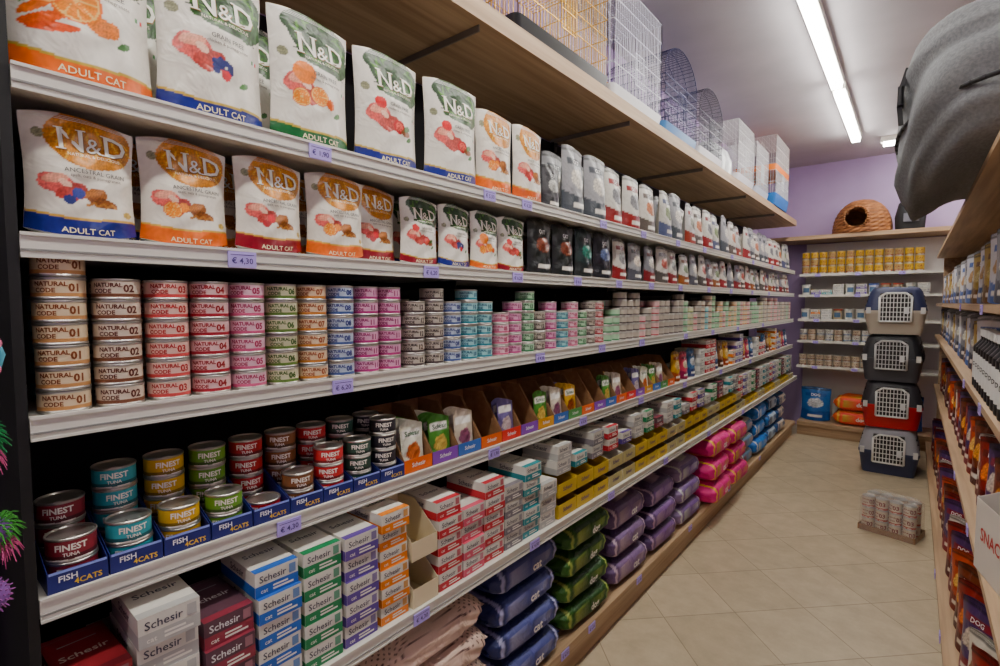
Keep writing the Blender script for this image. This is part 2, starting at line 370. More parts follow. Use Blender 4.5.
put(PR[0],-1.18,.955,A+.001,90,BL+', tucked behind others'); put(PR[2],-1.18,.53,A+.001,90,BL+', tucked behind others'); put(PR[1],-1.18,.30,A+.001,90,BL+', tucked behind others');
put(ANL[0],-1.05,1.262,A+.001,86,AL); put(ANL[1],-1.05,1.44,A+.001,90,AL)
ea=[', blue bottom band',', orange bottom band',', dark red bottom band']
for y,v,x,r in [(.222,0,-1.042,2),(.373,1,-1.048,-1),(.528,2,-1.042,3),(.685,1,-1.045,-3)]: put(AN[v],x,y,B+.001,90+r,AL+ea[v])
put(AN[2],-1.08,.815,B+.001,92,AL+ea[2]); put(AN[0],-1.125,.30,B+.001,90,AL+', standing behind'); put(AN[1],-1.13,.46,B+.001,90,AL+', standing behind');put(AN[1],-1.13,.62,B+.001,90,AL+', standing behind')
for i,y in enumerate([.945,1.08,1.215,1.35]): put(PRS[i%3],-1.05,y,B+.001,90+J(4)-4,BL)
for i,y in enumerate([.95,1.09,1.22,1.36]): put(PRS[(i+1)%3],-1.125,y,B+.001,90,BL+', in the row behind')
def greyred(c1,c2,c3):
    def f(P):
        P.put(np.ones(len(P.u),bool),c1,.05); P.band(-.2,.30,c2,.1,.1); P.ell(.5,.53,.28,.14,0,c3,.45,2,.1); P.ell(.62,.48,.12,.06,20,tuple(.6*x+.3 for x in c3),.4,3)
        P.rect(.15,.85,.72,.82,c2); P.rect(.15,.85,.36,.375,(.3,.3,.3)); P.rect(.25,.75,.10,.18,(.9,.88,.85)); P.rect(.3,.6,.12,.135,(.3,.3,.3)); P.band(.92,1.2,tuple(x*.55 for x in c1))
    return f
def gen(w,h,t,c1,c2,c3,tx='',tc=(.95,.95,.95)):
    return bag_mesh(w,h,t,greyred(c1,c2,c3),[(tx,w*.14,.5,.77,tc,.02)] if tx else [],30,42,base=c1)
CT='CAT'
GA=[gen(.165,.255,.08,(.80,.79,.76),(.48,.12,.12),(.45,.45,.46),CT),gen(.16,.27,.08,(.58,.58,.59),(.26,.28,.30),(.82,.8,.76),CT),gen(.165,.25,.08,(.82,.80,.77),(.34,.31,.29),(.70,.45,.3),CT),gen(.15,.24,.08,(.76,.75,.74),(.50,.22,.16),(.5,.5,.45),'ADULT'),gen(.155,.25,.08,(.74,.73,.70),(.30,.32,.42),(.45,.5,.35),CT)]
GB=[gen(.145,.195,.06,(.13,.14,.13),(.10,.11,.11),(.42,.22,.14),CT),gen(.145,.195,.06,(.15,.20,.20),(.10,.12,.12),(.14,.42,.36),CT),gen(.145,.195,.06,(.14,.13,.16),(.10,.10,.12),(.34,.38,.5),CT)]
GC=[gen(.145,.19,.06,(.80,.78,.75),(.46,.13,.14),(.5,.5,.5),CT),gen(.14,.185,.06,(.60,.60,.61),(.28,.28,.31),(.85,.8,.75),CT),gen(.145,.195,.06,(.82,.80,.77),(.30,.28,.27),(.6,.3,.25),'ADULT'),gen(.13,.175,.06,(.78,.77,.75),(.52,.34,.2),(.45,.5,.4),CT),gen(.135,.18,.06,(.50,.50,.52),(.42,.14,.16),(.8,.78,.74),CT)]
SM=gen(.115,.165,.05,(.28,.28,.29),(.15,.15,.16),(.7,.7,.68),CT)
LA=["white and red pet food bag","grey pet food bag with dark base","white pet food bag with dark base","light grey pet food bag with red-brown base","grey pet food bag with coloured base"]
for y in (1.60,): put(SM,-1.06,y,A+.001,90,'small dark grey pet food pouch'); put(SM,-1.13,y+.02,A+.001,90,'small dark grey pet food pouch')
y=1.765;i=0
seq=[1,1,0,0,2,4,1,3,2,0,4,1,2,3,0,1,2]
while y<6.1:
    k=seq[i%17]; put(GA[k],-1.065+J(.012),y,A+.001,90+J(6),LA[k]); 
    if i%2==0 or y<2.4: put(GA[k],-1.17,y+.02,A+.001,90,LA[k]+' behind others')
    y+=.178+R()*.02;i+=1
y=1.515
for k in (0,0,1,2): put(GB[k],-1.05,y,B+.001,90+J(3),'black pet food pouch with small picture'); put(GB[k],-1.13,y,B+.001,90,'black pet food pouch in the row behind'); y+=.157
i=0; y+=.02
while y<6.12:
    k=[0,1,4,2,0,3,1,2,4,3][i%10]; put(GC[k],-1.05+J(.008),y,B+.001,90+J(5),LA[k].replace('bag','pouch')); y+=.155+R()*.012;i+=1

# ---------------- cans ----------------
def can_mesh(r,h,lab,stripe,ink,l1=None,l2=None,num=None,n=28,k=.27):
    m=MB(); L=C(lab,.4); Rr=r*.972; S=STEEL
    m.lathe([(0,.001,S),(r*.93,.001,S),(r*.97,0,S),(r,.0012,S),(r,.003,S),(Rr,.0045,C(stripe,.4)),(Rr,.0045+.17*h,L),(Rr,h-.0045,S),(r,h-.003,S),(r,h-.001,S),(r*.97,h,S),(r*.93,h-.001,S),(r*.9,h-.003,S),(0,h-.003,S)],n)
    m.box(-.006,.006,-.022,-.008,h-.003,h-.0015,S)
    K=C(ink,.45)
    if l1:
        for a0 in (0,math.pi):
            fn=lambda x,y:((Rr+.0004)*math.sin(a0+x/Rr),-(Rr+.0004)*math.cos(a0+x/Rr),y)
            if l2:
                m.text(l1,h*k,fn,K,-.012,h*.70,.035); m.text(l2,h*k,fn,K,-.0185,h*.42,.035)
                m.text(num,h*.48,fn,K,.0185,h*.55,.04)
            else:
                m.text(l1,h*.36,fn,K,0,h*.62,.03); m.text(num or 'CAT',h*.2,fn,K,0,h*.33,.02)
            m.quad(fn,-.030,-.004,h*.10,h*.14,C((.95,.93,.9),.4),8); m.quad(fn,.004,.024,h*.10,h*.14,C((.95,.93,.9),.4),6)
    return m.mesh('can')
NC={'01':((.88,.81,.70),(.78,.60,.42),(.46,.26,.10)),'02':((.85,.80,.74),(.45,.30,.22),(.33,.17,.12)),'03':((.90,.76,.72),(.78,.34,.34),(.62,.12,.14)),'04':((.87,.74,.74),(.60,.16,.22),(.52,.05,.10)),
'05':((.88,.74,.79),(.78,.40,.54),(.60,.15,.34)),'06':((.80,.79,.68),(.40,.50,.26),(.22,.34,.12)),'07':((.88,.79,.68),(.78,.54,.28),(.54,.26,.08)),'08':((.72,.76,.82),(.28,.36,.55),(.14,.18,.42)),
'10':((.64,.80,.81),(.18,.54,.60),(.06,.33,.42)),'11':((.85,.66,.76),(.66,.22,.48),(.5,.08,.34)),'12':((.72,.69,.65),(.30,.26,.26),(.16,.12,.12)),'13':((.68,.80,.69),(.24,.48,.33),(.08,.30,.16))}
CM={k:can_mesh(.0342,.0345,v[0],v[1],v[2],'NATURAL','CODE',k) for k,v in NC.items()}
CG='small cat food cans stacked on the middle shelf'
def clabel(k): return {'01':'beige','02':'brown and cream','03':'pale red','04':'dark red and pink','05':'pink','06':'olive green','07':'orange-beige','08':'slate blue','10':'teal','11':'magenta pink','12':'dark grey and cream','13':'pale green'}[k]+' labelled round tin of cat food'
colseq=['01','02','03','04','05','06','07','08','11','11','12','12','08','10','10','05','11','13','12','11','10','05','13','12','04']
hts=[7,6,6,6,6,6,6,6,6,6,5,6,5,6,5,4,5,6,4,5,4,5,4,5,5]
y=.187
for i,(k,n) in enumerate(zip(colseq,hts)):
    y+=(.012 if i in (10,15,20) else 0)+(.003 if i in (1,2) else 0)
    x=[-1.038,-1.038,-1.04][min(i,2)]
    ang=-math.degrees(math.atan2(y,1.04))*.6
    for j in range(n): obj('food_can',CM[k],(x+J(.0012),y+J(.0006),Cc+.001+j*.0348),90+ang+J(9),clabel(k),'tin can',CG)
    if i<10:
        for j in ((n-2,n-1) if n<7 else (n-2,)): obj('food_can',CM[k],(-1.112,y+.01,Cc+.001+j*.0348),90+ang+J(9),clabel(k)+' behind others','tin can',CG)
    y+=.0705
CL=[can_mesh(.0335,.036,*NC[k],n=14) for k in ('04','12','13','06','10','07','02','12')]
def stuffcans(name,places,label,grp,lst):
    m=MB(); 
    for (x,y,z,k) in places:
        me=lst[k]; vs=[(x+v.co.x,y+v.co.y,z+v.co.z) for v in me.vertices]
        o=len(m.v); m.v+=vs; m.c+=[(1,1,1)]*len(vs)
        for p in me.polygons:
            m.f.append(tuple(o+q for q in p.vertices)); m.m.append(m.mi(me.materials[p.material_index])); m.sm.append(p.use_smooth)
    obj(name,m,(0,0,0),0,label,'tin cans',grp,kind='stuff')
pl=[]
yy=y+.02; i=0
while yy<6.15:
    k=random.choice([0,1,1,2,3,4,5,6,7]); n=random.choice([3,4,5,5,6])
    for j in range(n): pl.append((-1.043,yy,Cc+.001+j*.0362,k))
    if i<20:
        for j in range(5): pl.append((-1.115,yy,Cc+.001+j*.0362,k))
    yy+=.0705+(.03 if i%7==6 else 0); i+=1
yy=.2
while yy<1.05:
    for j in range(5): pl.append((-1.183,yy,Cc+.001+j*.0362,int(yy*50)%6))
    yy+=.071
stuffcans('food_cans',pl,'distant stacked round tins of cat food in mixed colours',CG,CL)

# ---------------- row D ----------------
NAVY=mat('navy_card',(.12,.15,.40),.45)
def tray_mesh(w,d,hf,hb,mo,mi,front=None,txt=None,tcol=(.95,.95,.95),cut=.55,fsz=.012):
    m=MB(); t=.0012
    m.box(-w/2,w/2,0,d,0,t,mi)
    m.box(-w/2,w/2,0,t,t,hf,front or mo); m.box(-w/2,w/2,d-t,d,t,hb,mi)
    for s in (-1,1):
        x0,x1=(-w/2,-w/2+t) if s<0 else (w/2-t,w/2)
        m.prism_yz([(t,t),(d-t,t),(d-t,hb),(d*cut,hb),(t,hf)],x0,x1,mo)
    if txt: m.text(txt,fsz,lambda x,y:(x,-.0006,y),C(tcol,.5),0,hf*.55,.02)
    return m
FT=tray_mesh(.0755,.155,.034,.085,NAVY,NAVY,None,None,cut=.9)
FT.text('FISH',.013,lambda x,y:(x,-.0006,y),C((.95,.95,.97)),-.013,.021,.02); FT.text('4CATS',.012,lambda x,y:(x,-.0006,y),C((.95,.8,.3)),.012,.011,.02)
FT.quad(lambda x,y:(x,-.0005,y),-.036,.036,.030,.034,C((.60,.66,.90)))
FT=FT.mesh('tray')
fc=[((.50,.17,.22),'maroon',2),((.28,.64,.68),'teal',2),((.88,.72,.22),'yellow',2),((.45,.62,.26),'green',2),((.66,.16,.18),'dark red',1),((.50,.34,.22),'brown',2),((.76,.22,.24),'red',3),((.20,.30,.26),'dark green',3),((.16,.15,.18),'black',4)]
fm=[can_mesh(.0338,.0385,c,tuple(x*.55 for x in c),(.95,.93,.90),'FINEST',None,'TUNA') for c,n_,_ in fc]
y=.188
for i,(c,nm,n) in enumerate(fc):
    obj('display_tray',FT,(-1.006,y,D+.001),90,'navy blue cardboard display tray holding round tins','display tray','navy trays on the lower shelf')
    for col in range(2):
        nn=n if col==0 else 4 if i else 3
        for j in range(nn):
            obj('food_can',fm[i],(-1.045-.072*col,y+J(.0008),D+.0025+j*.0387),90-math.degrees(math.atan2(y,1))*.7+J(12),nm+' round tin of cat food in navy tray','tin can','tins in the navy trays')
    y+=.078
def pouch(c1,c2,tx):
    def f(P):
        P.put(np.ones(len(P.u),bool),c1,.04); P.ell(.5,.35,.32,.2,0,c2,.35,2,.1); P.rect(.1,.9,.66,.84,(.93,.92,.9)); P.rect(0,1,.0,.08,c2)
    return bag_mesh(.082,.125,.014,f,[(tx,.019,.5,.75,(.1,.35,.2),.01)] if tx else [],20,28,base=c1)
PO=[pouch((.86,.86,.80),(.72,.42,.22),'Schesir'),pouch((.30,.50,.22),(.8,.7,.4),'Schesir'),pouch((.80,.76,.70),(.5,.3,.4),''),pouch((.82,.66,.24),(.5,.25,.1),'Schesir'),pouch((.40,.36,.52),(.75,.7,.7),'')]
fcol=[(.90,.46,.16),(.52,.30,.66),(.25,.43,.70),(.85,.24,.22),(.90,.68,.22),(.34,.58,.34)]
TR=[tray_mesh(.098,.17,.036,.155,CARD,CARD,C(c,.5),'Schesir',fsz=.016,cut=.5).mesh('tray') for c in fcol]
DG='cardboard pouch trays on the lower shelf'
y+=.012; i=0
while y<2.75:
    k=[0,1,2,0,3,1,4,2,5][i%9]
    obj('display_tray',TR[k],(-1.010,y,D+.001),90,'brown cardboard display tray with coloured front strip','display tray',DG)
    full=[6,5,3,0,2,0,1,3,5,0,0,2,4,0,3][i%15]
    for j in range(full):
        obj('food_pouch',PO[(i+ (j//3))%5],(-1.032-.022*j,y+J(.002),D+.005),label='printed foil pouch of wet cat food in cardboard tray',cat='pouch',group='pouches in cardboard trays',rot3=(math.radians(-5+J(1)),0,math.radians(90+J(3))))
    y+=.1015;i+=1
yD=y

# ---------------- cartons ----------------
def carton(w,d,h,top,low,tx='Schesir',tc=(.25,.25,.3)):
    m=MB(); T=C(top,.5);Lc=C(low,.5);K=C(tc,.5); W2=C((.93,.92,.89),.5)
    m.box(-w/2,w/2,0,d,0,h,T)
    m.quad(lambda x,y:(x,-.0005,y),-w/2,w/2,.0,h*.45,Lc)
    m.quad(lambda x,y:(-w/2-.0005,x,y),0,d,0,h*.45,Lc)
    m.text(tx,h*.38,lambda x,y:(x,-.0007,y),K,-w*.1,h*.70,.01)
    m.text(tx,h*.42,lambda x,y:(-w/2-.0007,d/2-x,y),K,0,h*.70,.01)
    m.text('cat',h*.24,lambda x,y:(x,-.0009,y),W2,-w*.3,h*.22,.01)
    m.quad(lambda x,y:(x,-.0009,y),-w*.1,w*.38,h*.12,h*.20,W2); m.quad(lambda x,y:(x,-.0009,y),-w*.1,w*.25,h*.26,h*.33,W2)
    m.quad(lambda x,y:(x,-.0009,y),w*.28,w*.44,h*.52,h*.90,C(tuple(.5*a+.35 for a in low),.5))
    m.quad(lambda x,y:(x,y,h+.0005),-w/2,w/2,0,d*.12,Lc)
    m.text(tx,w*.26,lambda x,y:(x,d*.5+y,h+.0006),K,0,0,.01)
    m.quad(lambda x,y:(x,y,h+.0005),-w*.3,w*.3,d*.75,d*.77,C((.6,.6,.6)))
    m.quad(lambda x,y:(x,y,h+.0004),-w/2,w/2,d*.925,d*.932,C((.45,.45,.45)))
    return m.mesh('carton')
WC=(.88,.87,.84)
KC={'darkred':carton(.088,.16,.05,(.50,.15,.18),(.36,.09,.13),tc=(.9,.85,.8)),'white':carton(.092,.16,.052,WC,(.72,.72,.71)),'plum':carton(.088,.16,.05,(.36,.26,.30),(.52,.22,.28),tc=(.9,.9,.9)),
'blue':carton(.088,.16,.05,WC,(.20,.40,.70)),'green':carton(.088,.16,.05,WC,(.18,.52,.35)),'purple':carton(.088,.16,.05,WC,(.38,.30,.56)),'orange':carton(.084,.16,.045,WC,(.93,.58,.15)),
'red':carton(.09,.16,.048,WC,(.72,.20,.25)),'teal':carton(.09,.16,.048,WC,(.2,.55,.58)),'grey':carton(.09,.16,.05,(.80,.79,.76),(.50,.48,.50)),'pink':carton(.09,.16,.048,WC,(.82,.40,.48))}
EG='stacked cat food cartons on the lower shelf'
y=.20
for k,n in (('darkred',4),('white',5),('plum',4),('blue',5),('green',5),('purple',5),('orange',6),(None,0),('red',5),('pink',4),('red',5),('grey',4),('teal',5),('white',3)):
    if k is None:
        tm=tray_mesh(.088,.16,.05,.12,C((.88,.83,.72),.6),C((.88,.83,.72),.6)).mesh('tray')
        for j in range(2): obj('display_tray',tm,(-.96-.003*j,y,E+.001+.122*j),90,'empty cream cardboard tray stacked between cartons','display tray',EG)
        y+=.096; continue
    hh={'white':.052,'orange':.045,'red':.048,'teal':.048,'pink':.048}.get(k,.05)
    for dd in (0,.2):
        for j in range(n):
            if dd and j<n-2: continue
            obj('food_carton',KC[k],(-.960-abs(J(.012))-(dd),y+J(.0015),E+.001+(j if not dd else (j-(n-2)))*(hh+.0008)),90+J(1.4),k.replace('darkred','dark red').replace('plum','plum coloured')+' and white carton of cat food pouches','carton',EG)
    y+=.097
YT=C((.84,.73,.22),.5)
yt=[tray_mesh(.125,.16,.05,.075,YT,CARD,YT,'Schesir',(.3,.2,.4),fsz=.022,cut=.6).mesh('tray'),tray_mesh(.125,.16,.05,.075,C((.86,.85,.81),.5),CARD,C((.74,.70,.52),.5),'Schesir',(.3,.2,.4),fsz=.022,cut=.6).mesh('tray')]
i=0; y+=.03
while y<6.1:
    for j in range(2 if y<4 else 1): obj('display_tray',yt[0 if i%5<3 else 1],(-.965,y,E+.001+j*.0765),90,'yellow fronted cardboard display tray','display tray','yellow trays on the low shelf')
    zz=E+.0775+ (.0765 if y<4 else 0)
    k=['white','teal','grey','red','purple','white','green','plum'][i%8]
    for j in range((1 if i%3==1 else 2) if y<4 else 3): obj('food_carton',KC[k],(-.98,y+J(.008),zz+j*.053),90+J(2),k+' and white carton of cat food on display tray','carton',EG)
    y+=.131; i+=1
y=yD+.05;i=0
MX=[gen(.12,.17,.05,(.82,.66,.25),(.6,.3,.15),(.8,.7,.5),CT),gen(.12,.16,.05,(.75,.3,.4),(.5,.15,.3),(.85,.8,.7),CT),gen(.12,.17,.05,(.3,.45,.6),(.2,.25,.4),(.8,.8,.8),CT),gen(.12,.18,.05,(.55,.4,.28),(.3,.2,.15),(.8,.7,.5),CT)]
mn=['yellow','pink','blue','brown']
while y<6.1:
    if (i//3)%2==0:
        k=i%4; put(MX[k],-1.05,y,D+.001,90+J(5),mn[k]+' small standing pouch of cat food',group='pouches further along the lower shelf'); y+=.128
    else:
        k=['grey','white','red','teal','orange','purple'][(i//2)%6]
        for j in range(random.choice([2,3,3,4])): obj('food_carton',KC[k],(-1.015,y,D+.001+j*.053),90+J(2),k+' and white carton of cat food pouches','carton','cartons further along the lower shelf')
        y+=.102+(.02 if i%4==3 else 0)
        if (i//3)%2==1 and i%3==2: y+=.015
    i+=1

# ---------------- sacks on base ----------------
def sack(w,d,h,c1,c2,c3,tx=None,dots=False,n=40):
    m=MB(); V=[];Cs=[]
    f=lambda q,e:math.copysign(abs(q)**e,q)
    for j in range(n+1):
        ph=-math.pi/2+math.pi*j/n
        for i in range(2*n):
            th=2*math.pi*i/(2*n)
            r=f(math.cos(ph),.28) if 0<j<n else 0
            x=r*f(math.cos(th),.24);y_=r*f(math.sin(th),.24);z=f(math.sin(ph),.55)
            wr=1+.025*math.sin(9*x+4*z)*math.sin(7*y_+3*x)
            pin=1-.40*max(0,abs(x)-.65)/.35
            V.append((x*w/2*wr,y_*d/2*(1+.012*math.sin(17*x+9*z))+d/2,(z*h/2*pin*(1-.06*(1+math.sin(11*x+5*y_))))+h/2))
            c=np.array(lin(c1))
            if dots:
                if math.sin(x*w*150)*math.sin(y_*d*150)>.62: c=np.array(lin(c2))
                if (x-.45)**2+(y_+.35)**2<.16 : c=np.array(lin(c3))
            else:
                if abs(x)<.66 and y_<-.2 and abs(z)<.8: c=np.array(lin(c2))
                if (x-.15)**2/.16+(y_+.45)**2/.12<1 and z>.3: c=np.array(lin(c3))
                if .74<abs(x)<.82: c=np.array(lin(c3))
                if -.55<x<-.2 and y_<-.6 and abs(z)<.55: c=np.array(lin(c3))*(.9+.1*math.sin(60*x))
                if .35<x<.62 and y_<-.6 and -.2<z<.5: c=.5*np.array(lin(c3))+.5*np.array(lin(c1))
            Cs.append(c*(1+.08*math.sin(31*x+17*y_)))
    F=[(j*2*n+i,j*2*n+(i+1)%(2*n),(j+1)*2*n+(i+1)%(2*n),(j+1)*2*n+i) for j in range(n) for i in range(2*n)]
    m.add(V,F,MATTE,True,Cs)
    if tx: m.text(tx,h*.38,lambda x,y:(x,-.004,h/2+y),C((.93,.92,.9),.4),w*.08,0,.03)
    for s in (-1,1): m.add([(s*w*.485,d*.06,h*.46),(s*w*.515,d*.05,h*.5),(s*w*.515,d*.95,h*.5),(s*w*.485,d*.94,h*.46)],[(0,1,2,3)],MATTE,False,[lin(c1)]*4)
    return m.mesh('sack')
SK=[(.93,.44,4,sack(.42,.42,.10,(.84,.75,.70),(.34,.24,.24),(.90,.48,.15),None,True,90),'beige dotted sack of litter with orange patch'),
(1.36,.38,4,sack(.38,.42,.108,(.15,.18,.36),(.30,.32,.52),(.68,.68,.80),'cat'),'navy and lilac sack of pet food lying flat'),
(1.76,.36,4,sack(.37,.42,.105,(.20,.36,.13),(.14,.27,.11),(.64,.68,.38),'dog'),'green sack of pet food lying flat'),
(2.16,.38,3,sack(.38,.42,.125,(.38,.29,.44),(.50,.41,.56),(.78,.70,.76),'cat'),'dull purple sack of pet food lying flat'),
(2.56,.38,3,sack(.38,.42,.115,(.32,.23,.40),(.46,.34,.54),(.72,.62,.72)),'dark purple sack of pet food lying flat'),
(2.96,.38,3,sack(.38,.42,.12,(.54,.46,.60),(.42,.32,.52),(.8,.8,.8)),'pale lilac sack of pet food lying flat'),
(3.40,.4,3,sack(.40,.46,.145,(.82,.08,.50),(.86,.14,.56),(.98,.84,.26),'cat'),'bright magenta sack of pet food with yellow patch'),
(3.84,.4,3,sack(.40,.46,.14,(.80,.08,.48),(.72,.08,.46),(.98,.84,.30)),'bright magenta sack of pet food with yellow patch'),
(4.28,.4,3,sack(.38,.42,.12,(.75,.74,.72),(.4,.5,.6),(.6,.3,.3)),'white sack of pet food lying flat'),
(4.72,.4,3,sack(.38,.42,.14,(.16,.46,.76),(.2,.52,.80),(.85,.85,.85)),'blue sack of pet food lying flat'),
(5.16,.4,3,sack(.38,.42,.14,(.18,.46,.72),(.75,.8,.85),(.3,.3,.4)),'blue and white sack of pet food lying flat'),
(5.60,.4,3,sack(.38,.42,.13,(.2,.38,.58),(.85,.8,.75),(.3,.3,.4)),'blue and cream sack of pet food lying flat')]
for y,w,n,me,l in SK:
    zs=[v.co.z for v in me.vertices]; hs=max(zs)-min(zs); z0=min(zs)
    for j in range(n): obj('pet_food_sack',me,(-.965-J(.014)+(.06 if 'magenta' in l else 0),y+J(.006),.151-z0+j*(hs+.0005)),90+J(2.2),l,'pet food sack','sacks on the base shelf')

# ---------------- canopy-top cages ----------------
def cage(y0,y1,x0,x1,h,wc,bc,label,dome=False,mid=None,tray=.07):
    w=y1-y0;d=x1-x0; z0=H+.8725
    e=obj('bird_cage',None,((x0+x1)/2,(y0+y1)/2,z0),90,label,'pet cage','cages on the canopy')
    W=C(wc,.35,.6 if wc[0]<.85 else 0); Bm=C(bc,.4)
    m=MB(); m.loft([(0,0,0,w*.94,d*.94,.02),(0,0,tray*.8,w,d,.025),(0,0,tray,w*1.01,d*1.01,.025)],Bm,3); obj('base_tray',m,parent=e)
    m=MB(); r=.0014; sp=.019; hb=h*(.62 if dome else 1)
    nx=int(w/sp); ny=int(d/sp)
    def roof(x): return hb+(h-hb)*math.sqrt(max(0,1-(2*x/w)**2)) if dome else hb
    ww=w*.97;dd=d*.97
    for i in range(nx+1):
        x=-ww/2+ww*i/nx; zt=roof(x)
        for s in (-1,1): m.tube((x,s*dd/2,tray),(x,s*dd/2,zt),r,W)
        m.tube((x,-dd/2,zt),(x,dd/2,zt),r,W)
    for i in range(ny+1):
        yy=-dd/2+dd*i/ny
        for s in (-1,1): m.tube((s*ww/2,yy,tray),(s*ww/2,yy,hb),r,W)
        if dome:
            pts=[(ww/2*math.cos(t),yy,roof(ww/2*math.cos(t))) for t in np.linspace(0,math.pi,13)]
            if i in (0,ny) or i%3==0: m.path(pts,r*1.4 if i in(0,ny) else r,W)
        elif i%2==0: m.tube((-ww/2,yy,hb),(ww/2,yy,hb),r,W)
    for z in np.arange(tray,hb+.001,(hb-tray)/5):
        for s in (-1,1): m.tube((-ww/2,s*dd/2,z),(ww/2,s*dd/2,z),r*1.5,W); m.tube((s*ww/2,-dd/2,z),(s*ww/2,dd/2,z),r*1.5,W)
    obj('wire_body',m,parent=e)
    m=MB(); 
    for x in np.linspace(-.05,.05,6): m.tube((x,-dd/2-.004,tray+.06),(x,-dd/2-.004,tray+.2),r*1.4,W)
    for z in (tray+.06,tray+.13,tray+.2): m.tube((-.05,-dd/2-.004,z),(.05,-dd/2-.004,z),r*1.6,W)
    obj('door',m,parent=e)
    m=MB(); m.path([(.05*math.cos(t),0,h+.035*math.sin(t)) for t in np.linspace(0,math.pi,9)],.003,W); obj('handle',m,parent=e)
    if mid:
        m=MB(); zc=h*.5; m.loft([(0,0,zc,w*.98,d*.98,.02),(0,0,zc+.05,w,d,.02)],C(mid,.4),3); obj('middle_deck',m,parent=e)
    m=MB(); m.tube((-ww/2+.01,0,h*.4),(ww/2-.01,0,h*.4),.006,C((.7,.55,.35),.6),6); obj('perch',m,parent=e)
cage(1.36,2.00,-1.42,-1.03,.46,(.80,.66,.34),(.06,.06,.07),'brass wire bird cage with black base tray')
cage(2.04,2.58,-1.40,-1.03,.52,(.86,.86,.90),(.88,.88,.89),'white wire bird cage with white base tray')
cage(2.62,3.12,-1.38,-1.03,.50,(.14,.16,.30),(.30,.50,.70),'dark blue domed bird cage with blue base tray',True)
cage(3.16,3.64,-1.38,-1.03,.46,(.20,.20,.25),(.88,.88,.9),'black domed bird cage with white base tray',True)
cage(3.98,4.46,-1.36,-1.02,.45,(.88,.88,.88),(.88,.88,.9),'white wire bird cage with pale base tray')
cage(4.52,4.98,-1.36,-1.02,.42,(.88,.88,.88),(.74,.77,.82),'white wire cage with grey base tray')
cage(5.05,5.65,-1.34,-.98,.60,(.88,.88,.88),(.18,.44,.70),'tall white wire hamster cage with orange deck and blue base',False,(.95,.56,.10),.1)
for y in (3.72,3.87):
    m=MB(); m.loft([(0,0,0,.14,.25,.04),(0,0,.12,.145,.26,.05),(.01,0,.2,.12,.2,.05),(.02,0,.25,.05,.08,.02)],mat('clear_wrap',(.86,.87,.88),.25,0),4)
    obj('wrapped_accessory',m,(-1.17,y,H+.873),90,'pale plastic wrapped cage accessory bundle','packaged accessory','wrapped accessories on the canopy')

# ---------------- carriers ----------------
def carrier(z,top,bot,grille,label,w=.41,d=.5,h=.388,ry=0):
    e=obj('pet_carrier',None,(-.12,5.46,z),ry,label,'pet carrier','stacked pet carriers')
    T=C(top,.5);Bm=C(bot,.45);Gm=C(grille,.4); y0=-d/2
    m=MB(); m.loft([(0,0,0,w*.84,d*.88,.04),(0,0,.02,w*.87,d*.9,.05),(0,0,h*.42,w*.97,d*.98,.06),(0,0,h*.44,w,d,.06),(0,0,h*.50,w,d,.06)],Bm,5)
    obj('bottom_shell',m,parent=e)
    m=MB(); m.loft([(0,0,h*.501,w,d,.06),(0,0,h*.53,w*.99,d*.99,.06),(0,0,h*.88,w*.84,d*.9,.06),(0,0,h*.965,w*.74,d*.82,.06),(0,0,h*.985,w*.66,d*.74,.05)],T,5)
    for s in (-1,1):
        for i in range(6):
            for k in range(3): m.cbox(s*(w*.47-k*.008),-.17+.065*i,h*(.6+.1*k),.012,.04,.012,C((.05,.05,.06)))
    obj('top_shell',m,parent=e)
    m=MB(); fw,fz0,fz1=.205,h*.27,h*.86
    m.box(-fw/2,fw/2,y0-.006,y0+.045,fz0,fz1,C((.14,.13,.13)))
    obj('door_opening',m,parent=e)
    m=MB(); fr=.008; yy=y0-.014
    m.path([(-fw/2,yy,fz0),(fw/2,yy,fz0),(fw/2,yy,fz1-.03),(fw/2-.04,yy,fz1),(-fw/2+.04,yy,fz1),(-fw/2,yy,fz1-.03)],fr,Gm,6,True)
    for i in range(1,9): x=-fw/2+fw*i/9; m.tube((x,yy,fz0),(x,yy,fz1-(.012 if i in(1,8) else 0)),.0038,Gm)
    for i in range(1,6): zz=fz0+(fz1-fz0)*i/6; m.tube((-fw/2,yy,zz),(fw/2,yy,zz),.0038,Gm)
    obj('door',m,parent=e)
    m=MB(); m.cbox(fw/2-.03,yy-.012,h*.5,.03,.014,.05,C((.9,.9,.9))); obj('latch',m,parent=e)
    for s in (-1,1):
        m=MB(); m.cbox(s*(w*.5-.03),y0-.004,h*.50,.03,.014,.05,C((.80,.80,.79))); obj('clip',m,parent=e)
hc=.388
carrier(.001,(.62,.62,.64),(.22,.24,.34),(.92,.92,.91),'grey and navy plastic pet carrier with white grille door')
carrier(.001+hc,(.16,.15,.17),(.72,.08,.14),(.92,.92,.91),'black and red plastic pet carrier with white grille door',ry=2)
carrier(.001+2*hc,(.10,.10,.12),(.30,.30,.32),(.80,.80,.80),'black plastic pet carrier with grille door',ry=-2)
carrier(.001+3*hc,(.14,.16,.28),(.78,.75,.70),(.95,.95,.94),'dark blue and beige pet carrier with white grille door',ry=1)

